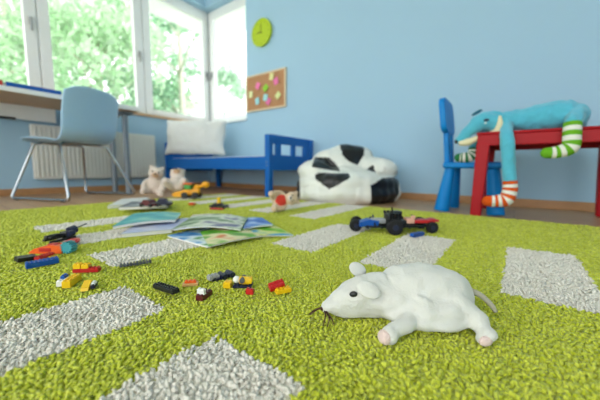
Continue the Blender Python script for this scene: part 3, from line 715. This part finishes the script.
for k in range(12):
    an = k*PI/6; m.box((xg+.013*math.cos(an), -.004, .015+.013*math.sin(an)), (.006, .022, .004), .0005, rot=(0, -an, 0))
m.cyl((xg, -.014, .015), (xg, .008, .015), .012, 20); m.build('gear', PB['teal'], t, smooth=.6)
# chain and plates
c, a, L = pang((119, 268), (152, 263)); m = MB(); nn = int(L/.0065)
for i in range(nn): m.box(((i-(nn-1)/2)*.0065, 0, .0045), (.0052, .013, .005), .0006); m.cyl(((i-(nn-1)/2)*.0065, -.005, .0075), ((i-(nn-1)/2)*.0065, .005, .0075), .002, 8)
m.cyl((-nn*.00325, 0, .004), (nn*.00325, 0, .004), .002, 8)
loose('toy_rack', 'dark grey ridged toy rack lying beyond the studded black plate', m, PB['grey'], c, a, cat='toy part')
c, a, L = pang((155, 287), (178, 297)); loose('toy_plate', 'studded black toy plate at the tip of the white bar', brick(int(L/U)-1, 2, .0075), PB['black'], c, a, (0, -.06), .003, 'toy plate')
c, a, L = pang((184, 285), (197, 284)); t = thing('toy_tile', 'flat tan toy tile with orange studs beside the studded black plate', 'toy plate', (c.x, c.y, RUG-.001), a, GB); brick(4, 2, .005, False).build('tile', PB['tan'], t); brick(3, 1, .004, True, None, .005).build('plate', PB['orange'], t, smooth=.6)
c, a, L = pang((199, 301), (209, 294)); t = thing('toy_brick', 'dark red toy brick with a small white brick on its end', 'toy brick', (c.x, c.y, RUG), a, GB); brick(4, 2, .009).build('brick', PB['maroon'], t, smooth=.6); brick(1, 2, .009, True, None, .009, 0, -U).build('brick', PB['white'], t, smooth=.6)
c, a, L = pang((211, 281), (233, 275)); t = thing('toy_chassis', 'dark toy train chassis with a grey end', 'toy part', (c.x, c.y, RUG), a)
m = brick(7, 2, .007); m.cyl((.0, -.012, .005), (0, .012, .005), .006, 12); m.cyl((.018, -.012, .005), (.018, .012, .005), .006, 12); m.build('chassis', PB['darkblue'], t, smooth=.6); brick(3, 2, .008, True, None, .003, 0, -.02).build('brick', PB['lightgrey'], t, smooth=.6)
c = at(228, 287); loose('toy_brick', 'single small yellow toy brick beside the grey train chassis', brick(2, 2, .0105), PB['yellow'], c, .5)
c = at(243, 286); t = thing('toy_figure', 'yellow and white toy figure lying on a dark plate', 'toy figure', (c.x, c.y, RUG), UA, GB)
brick(5, 3, .004).build('plate', PB['darkblue'], t, smooth=.6); m = MB(); m.cyl((-.006, 0, .012), (.012, 0, .011), .0075, 16); m.box((.012, 0, .012), (.012, .014, .01), .001); m.build('body', PB['yellow'], t, smooth=.6)
m = MB(); m.ball((-.012, .0, .013), .007); m.build('head', PB['white'], t, smooth=True); m = MB(); m.cyl((.0, -.010, .014), (.0, .010, .014), .005, 12); m.build('arm', PB['grey'], t, smooth=.6)
c = at(250, 294); loose('toy_brick', 'tiny red toy brick in front of the yellow and white figure', brick(2, 1, .0095), PB['red'], c, .4)
c, a, L = pang((270, 292), (290, 290)); t = thing('toy_brick_stack', 'red toy brick leaning on a yellow one, nearest the plush mouse', 'toy brick', (c.x, c.y, RUG), a, GB)
m = brick(4, 2, .0095); m.build('brick', PB['red'], t, (-.006, .004, .007), (.55, -.2, .15), smooth=.6); brick(4, 2, .0075).build('brick', PB['yellow'], t, (.004, -.006, 0), (0, 0, .2), smooth=.6)
# ------------------------------------------------------------------ magazines
def page_mat(name, cols, scale=9):
    m = bpy.data.materials.new(name); m.use_nodes = True; nt = m.node_tree; b = nt.nodes['Principled BSDF']
    tc = nt.nodes.new('ShaderNodeTexCoord'); nz = nt.nodes.new('ShaderNodeTexNoise'); nz.inputs['Scale'].default_value = scale; nz.inputs['Detail'].default_value = 1.5
    rp = nt.nodes.new('ShaderNodeValToRGB'); rp.color_ramp.interpolation = 'EASE'
    n = len(cols); els = rp.color_ramp.elements
    while len(els) < n: els.new(.5)
    for i, c in enumerate(cols): els[i].position = .3+.4*i/(n-1); els[i].color = (*rgb(c), 1)
    nt.links.new(tc.outputs['Object'], nz.inputs['Vector']); nt.links.new(nz.outputs['Fac'], rp.inputs[0]); nt.links.new(rp.outputs[0], b.inputs['Base Color'])
    b.inputs['Roughness'].default_value = .45
    b.inputs['Specular IOR Level'].default_value = .3
    return m
GM = 'picture magazines on the rug'
PAPER = mat('paper', '#f0efe8', .8, .03)
def sheet_quad(name, label, quad, h0, thick, cm, lift=0, bulge=0.0, hs=None):
    """closed magazine whose four corners are ground points; cover above a page block"""
    P = [at(px, py, RUG+h0+(hs[i] if hs else 0)) for i, (px, py) in enumerate(quad)]
    c = sum(P, Vector())/4; c.z = RUG+h0
    t = thing(name, label, 'magazine', c, 0, GM)
    def grid(off, inset=0, dz=0, n=10):
        m = []
        for i in range(n+1):
            for j in range(n+1):
                u = inset+(1-2*inset)*i/n; v = inset+(1-2*inset)*j/n
                p = P[0]*(1-u)*(1-v)+P[1]*u*(1-v)+P[2]*u*v+P[3]*(1-u)*v - c
                m.append((p.x, p.y, p.z+off+bulge*math.sin(PI*u)))
        return m
    n = 10; fs = [(i*(n+1)+j, i*(n+1)+j+1, (i+1)*(n+1)+j+1, (i+1)*(n+1)+j) for i in range(n) for j in range(n)]
    def block(z0, z1, ins, nm, mt):
        a, b2 = grid(z0, ins), grid(z1, ins); m = MB(); m.v = a+b2; o = len(a)
        m.f = [tuple(reversed(f)) for f in fs]+[tuple(k+o for k in f) for f in fs]
        rim = [i*(n+1) for i in range(n+1)] + [n*(n+1)+j for j in range(1, n+1)] + [i*(n+1)+n for i in range(n-1, -1, -1)] + [j for j in range(n-1, 0, -1)]
        m.f += [(rim[i], rim[(i+1) % len(rim)], o+rim[(i+1) % len(rim)], o+rim[i]) for i in range(len(rim))]
        m.m = [0]*len(m.f); return m.build(nm, mt, t, smooth=.6)
    block(0, thick-.0008, .012, 'pages', PAPER); block(thick-.0008, thick, 0, 'cover', cm)
    return t
TEALP = page_mat('teal cover print', ['#2a8f9c', '#4faab0', '#8cc9bb'], 12); LAVP = page_mat('lavender cover print', ['#97a6d2', '#aeb8dc', '#cfd0e2'], 9)
BLUEP = page_mat('blue sky print', ['#0f55a4', '#4f97d4', '#d6e4ec', '#3f8a30'], 14); GRNP = page_mat('green meadow print', ['#1f7a22', '#66ad2c', '#e0d8a8', '#d06a1c'], 12)
GREYP = page_mat('grey green print', ['#36583f', '#7f9c78', '#cfd6c6', '#6a6f92'], 14); BLU2P = page_mat('deep blue print', ['#0f48ac', '#4f86d4', '#b0cbec'], 16)
GRN2P = page_mat('bright green print', ['#28a00c', '#7cc41c', '#dbe08c', '#1f9fd0'], 12)
sheet_quad('magazine', 'lavender magazine lying under the teal one', [(121, 238), (172, 233), (190, 221), (142, 224)], 0, .014, LAVP, 0, .0)
sheet_quad('magazine', 'teal covered magazine on top of the lavender one', [(112, 229.5), (176, 222), (181, 215), (133, 216)], .015, .010, TEALP, 0, .006, [.002, .004, .006, .008])
sheet_quad('magazine', 'magazine with a blue sky cover page, lowest and nearest in the heap', [(167, 237), (208, 248.5), (243, 238), (205, 229)], 0, .006, BLUEP)
sheet_quad('magazine', 'magazine with green and orange pictures at the front of the heap', [(209, 248), (262, 237), (240, 228.5), (200, 233)], .007, .005, GRNP, 0, .004)
sheet_quad('magazine', 'bright green magazine reaching farthest right in the heap', [(244, 238.5), (294, 236.5), (270, 224), (232, 227)], .0, .005, GRN2P, 0, .003)
sheet_quad('magazine', 'grey green magazine with a raised page on top of the heap', [(172, 231), (241, 231), (248, 219), (193, 217.5)], .016, .006, GREYP, 0, .012, [0, .0, .004, .006])
sheet_quad('magazine', 'brownish magazine sticking out behind the grey green one', [(178, 229), (216, 226), (232, 215.5), (193, 216)], .010, .006, page_mat('brown photo print', ['#6d5340', '#a38b72', '#d8cbb4', '#6f8a5a'], 12), 0, .004)
sheet_quad('magazine', 'deep blue magazine at the right end of the heap behind the green one', [(243, 230), (273, 226), (262, 219), (247, 219)], .012, .006, BLU2P, 0, .002)
# far books with small toys
sheet_quad('picture_book', 'white picture book lying nearest the desk chair', [(107, 209), (140, 206), (150, 199.5), (122, 201)], 0, .016, mat('white cover', '#dfe2e2', .5, .05))
sheet_quad('picture_book', 'dark edged picture book under the maroon toy car', [(118, 210), (168, 208), (172, 203), (132, 204)], .0165, .014, page_mat('slate cover print', ['#3c4554', '#78828e', '#c9cdd0'], 10))
def toy_car(name, label, c, rz, L, W, H, body, wheelm=None, group=None, extra=None):
    t = thing(name, label, 'toy car', c, rz, group); r = H*.26
    m = MB(); m.prism([(-L/2, r*.8), (L/2, r*.8), (L/2, H*.5), (L*.25, H*.58), (L*.12, H), (-L*.25, H), (-L*.36, H*.6), (-L/2, H*.55)], -W/2, W/2, 0, Matrix.Rotation(PI/2, 4, 'X')); m.build('body', body, t)
    for sx in (-.3, .3):
        for sy in (-1, 1): MB().cyl((sx*L, sy*(W/2-.001), r), (sx*L, sy*(W/2+.010), r), r, 16).build('wheel', wheelm or PB['black'], t, smooth=.6)
    return t
c = at(150, 206.5, .049); toy_car('toy_car', 'maroon toy car on the dark edged picture book', (c.x, c.y, .049), .4, .085, .045, .034, PB['maroon'])
c = at(164, 206, .049); toy_car('toy_car', 'dark blue toy car behind the maroon one on the book', (c.x, c.y, .049), .9, .08, .045, .038, PB['darkblue'])
# small dark car with yellow driver
c = at(219, 207.5); t = toy_car('toy_car', 'small black toy car carrying a yellow figure', (c.x, c.y, RUG), UA+.1, .105, .045, .026, PB['black'])
m = MB(); m.cyl((0, 0, .02), (0, 0, .042), .013, 14, r2=.011); m.ball((0, 0, .05), .012); m.build('driver', PB['yellow'], t, smooth=.8)
c, a, L = pang((210, 209.5), (223, 210)); m = MB(); m.tube([(-L/2, 0, .005), (L/2, 0, .005)], .005, 12); o = m.build('toy_rod', PB['red'], None, (c.x, c.y, RUG), (0, 0, a), smooth=.7); tag(o, 'red toy rod in front of the black toy car', 'toy part')
c = at(192, 205); o = brick(5, 3, .012).build('toy_brick', PB['orange'], None, (c.x, c.y, RUG), (0, 0, .3), smooth=.6); tag(o, 'pale orange toy brick in front of the yellow digger', 'toy brick')
# ------------------------------------------------------------------ yellow toy digger
c = at(190, 198.5); t = thing('toy_digger', 'yellow toy digger with a raised bucket beside the teddy bears', 'toy vehicle', (c.x-.02, c.y+.02, RUG), UA)
YT = mat('toy yellow', '#f6ac12', .35, .03)
m = MB(); m.prism([(-.115, .012), (-.02, .012), (.0, .03), (.0, .062), (-.05, .058), (-.10, .05), (-.125, .03)], -.04, .04, 0, Matrix.Rotation(PI/2, 4, 'X')); m.build('front_blade', YT, t)
m = MB(); m.box((.0, 0, .045), (.11, .062, .04), .006); m.box((.045, 0, .055), (.05, .05, .035), .006); m.build('chassis', YT, t, smooth=.6)
m = MB(); m.box((-.015, 0, .085), (.05, .05, .035), .004); m.build('cab', PB['green'], t); m = MB(); m.box((-.015, 0, .108), (.062, .06, .012), .004); m.build('roof', PB['orange'], t)
for sx in (-.03, .045):
    for sy in (-1, 1): MB().cyl((sx, sy*.03, .024), (sx, sy*.05, .024), .024, 20).build('wheel', PB['black'], t, smooth=.6)
m = MB(); m.tube(spline([(.04, 0, .06), (.06, 0, .085), (.085, 0, .092), (.11, 0, .10)], 8), .012, 10); m.ball((.05, 0, .078), .026); m.build('arm', YT, t, smooth=True)
m = MB(); m.ball((.115, 0, .102), (.028, .026, .024)); m.build('bucket', YT, t, smooth=True)
# ------------------------------------------------------------------ teddy bears
BEIGE = mat('beige plush', '#dcc3a4', .95, .08, 40, .35, 260, sheen=.3, spec=.1); WPL = mat('cream white plush', '#e4d6ca', .95, .05, 40, .35, 260, sheen=.3, spec=.1)
TANP = mat('tan plush', '#d2ac88', .95, .06, 40, .3, 260, sheen=.3, spec=.1)
def teddy(label, loc, rot, s, fur, muz, shirt=None, vox=.007):
    """sitting teddy: faces -y, sits at z=0, height about 1.0*s"""
    t = thing('teddy_bear', label, 'plush toy', loc); t.rotation_euler = rot
    m = MB(); m.ball((0, 0, .30*s), (.21*s, .18*s, .26*s)); m.ball((0, -.03*s, .68*s), (.22*s, .2*s, .2*s))
    for sx in (-1, 1):
        m.ball((sx*.16*s, 0, .86*s), (.075*s, .045*s, .075*s))
        m.tube(spline([(sx*.16*s, 0, .45*s), (sx*.26*s, -.08*s, .34*s), (sx*.27*s, -.18*s, .24*s)], 8), lerpr([.085*s, .08*s, .08*s], 8), 12); m.ball((sx*.27*s, -.19*s, .23*s), .082*s)
        m.tube(spline([(sx*.12*s, -.05*s, .12*s), (sx*.2*s, -.22*s, .10*s), (sx*.24*s, -.36*s, .10*s)], 8), lerpr([.11*s, .10*s, .095*s], 8), 12); m.ball((sx*.245*s, -.38*s, .11*s), (.095*s, .075*s, .11*s))
    b = m.build('body', fur, t); remesh(b, vox*s/.2, 5)
    m = MB(); m.ball((0, -.21*s, .635*s), (.10*s, .075*s, .08*s)); mz = m.build('muzzle', muz, t, smooth=True)
    m = MB(); m.ball((0, -.285*s, .665*s), (.035*s, .02*s, .025*s)); m.build('nose', PB['black'], t, smooth=True)
    for sx in (-1, 1): MB().ball((sx*.085*s, -.208*s, .735*s), .02*s).build('eye', PB['black'], t, smooth=True)
    if shirt:
        m = MB(); m.ball((0, -.005*s, .32*s), (.232*s, .205*s, .235*s))
        sh = m.build('shirt', shirt, t, smooth=True)
    return t
c = at(153, 196.5, .006); teddy('cream teddy bear sitting on the rug edge, left one of the pair', (c.x, c.y, RUG), (0, math.radians(10), 1.0), .265, WPL, TANP)
c = at(166, 197.5); teddy('cream teddy bear lying back, right one of the pair beside the digger', (c.x+.02, c.y+.07, RUG+.04), (math.radians(-45), 0, .9), .265, WPL, TANP)
c = at(281, 211.5); teddy('beige teddy bear in a red shirt lying on its side', (0, 0, 0), (0, 0, 0), .165, BEIGE, WPL, mat('red knit shirt', '#cf3a2a', .9, .06, 60, .3, 300))
tb3 = bpy.data.objects['teddy_bear.002']
tb3.matrix_world = Matrix.Translation((c.x-.055*cy_-.0, c.y+.055*sy_*-1*.0-.03, RUG+.046)) @ Matrix.Rotation(UA, 4, 'Z') @ Matrix.Rotation(math.radians(78), 4, 'Y') @ Matrix.Rotation(math.radians(-10), 4, 'Z')
# ------------------------------------------------------------------ toy buggy
c = at(390, 233); by = thing('toy_buggy', 'black toy buggy with blue nose and red tail built from toy bricks', 'toy car', (c.x, c.y+.03, RUG), UA+math.radians(3))
def wheel(x, y, r, w):
    m = MB(); m.tube([(x, y-w/2, r), (x, y-w/2+.002, r), (x, y+w/2-.002, r), (x, y+w/2, r)], [r*.86, r, r, r*.86], 24)
    for k in range(18):
        a = k*PI/9; m.box((x+r*math.cos(a), y, r+r*math.sin(a)), (.004, w*.9, .003), .0006, rot=(0, -a+PI/2, 0))
    o = m.build('wheel', mat('tyre rubber', '#1a1a1c', .8, .05), by, smooth=.6)
    MB().cyl((x, y-w/2-.001, r), (x, y+w/2+.001, r), r*.42, 16).build('hub', PB['darkblue'], o, smooth=.6)
wheel(-.135, .015, .0205, .022); wheel(-.012, -.045, .0255, .028); wheel(.03, .055, .029, .026); wheel(.135, -.02, .0195, .02)
wheel(-.115, .085, .021, .02); wheel(.13, .065, .021, .02)
m = MB()
for yy in (-.018, .018, .04): liftarm(30, m, Matrix.Translation((0, yy, .018)))
liftarm(10, m, Matrix.Translation((-.02, 0, .024)) @ Matrix.Rotation(PI/2, 4, 'Z')); liftarm(8, m, Matrix.Translation((.10, .01, .024)) @ Matrix.Rotation(PI/2, 4, 'Z'))
for q in ((-.135, .052), (.133, .022)): m.cyl((q[0], q[1]-.03, .021), (q[0], q[1]+.03, .021), .003, 10)
for k in range(9):
    xx = -.1+k*.025; m.cyl((xx, -.026, .018+.008*(k % 2)), (xx+.012, .045, .03+.012*((k+1) % 3)), .0035, 8)
liftarm(12, m, Matrix.Translation((.07, -.024, .022)) @ Matrix.Rotation(.18, 4, 'Z')); liftarm(9, m, Matrix.Translation((.05, -.006, .038)) @ Matrix.Rotation(-.35, 4, 'Y')); liftarm(9, m, Matrix.Translation((-.05, .03, .036)) @ Matrix.Rotation(.3, 4, 'Y'))
m.box((.035, .0, .034), (.075, .03, .02), .002)
m.build('frame', PB['black'], by, smooth=.6)
m = MB(); m.box((0, .01, .045), (.05, .05, .036), .003); m.box((.012, .01, .068), (.034, .034, .016), .002)
for k in range(4): m.cyl((-.015+k*.012, -.012, .05), (-.02+k*.012, -.022, .072), .005, 10); m.cyl((-.015+k*.012, .03, .05), (-.02+k*.012, .042, .072), .005, 10)
m.cyl((.0, .01, .07), (-.004, .01, .09), .003, 8); m.build('engine', PB['black'], by, smooth=.6)
m = MB(); m.prism([(-.125, .02), (-.06, .022), (-.055, .042), (-.09, .046), (-.125, .036)], -.03, .012, 0, Matrix.Rotation(PI/2, 4, 'X')); m.build('nose', PB['blue'], by)
m = MB(); m.box((-.055, .005, .04), (.05, .03, .018), .003); m.build('windscreen', PB['lightgrey'], by, smooth=.6)
m = MB(); m.box((.11, .0, .04), (.075, .036, .012), .002); m.box((.148, .0, .044), (.02, .05, .008), .001); m.build('tail_panel', PB['red'], by, smooth=.6)
m = MB(); m.box((.058, .0, .042), (.03, .034, .02), .003); m.box((.068, -.012, .056), (.012, .012, .01), .001); m.build('seat', mat('pale orange plastic', '#e9b49a', .4), by, smooth=.6)
c, a, L = pang((410, 238), (424, 235)); m = MB(); liftarm(8, m, None, 0, .013); o = m.build('toy_beam', PB['blue'], None, (c.x, c.y, RUG+.001), (0, 0, a), smooth=.6); tag(o, 'blue toy beam lying in front of the buggy', 'toy part')
# ------------------------------------------------------------------ light
w = bpy.data.worlds.new('World'); scene.world = w; w.use_nodes = True
bg = w.node_tree.nodes['Background']; bg.inputs[0].default_value = (.99, 1, .985, 1); bg.inputs[1].default_value = 1.25
sun = bpy.data.lights.new('sun', 'SUN'); so = bpy.data.objects.new('sun', sun); COL.objects.link(so)
sun.energy = 1.2; sun.angle = math.radians(30); so.rotation_euler = Vector((.35, -.5, -.8)).to_track_quat('-Z', 'Y').to_euler()
vs = scene.view_settings; vs.view_transform = 'Standard'; vs.look = 'None'; vs.gamma = 1; vs.exposure = 1.3
scene.cycles.max_bounces = 8; scene.cycles.transparent_max_bounces = 12
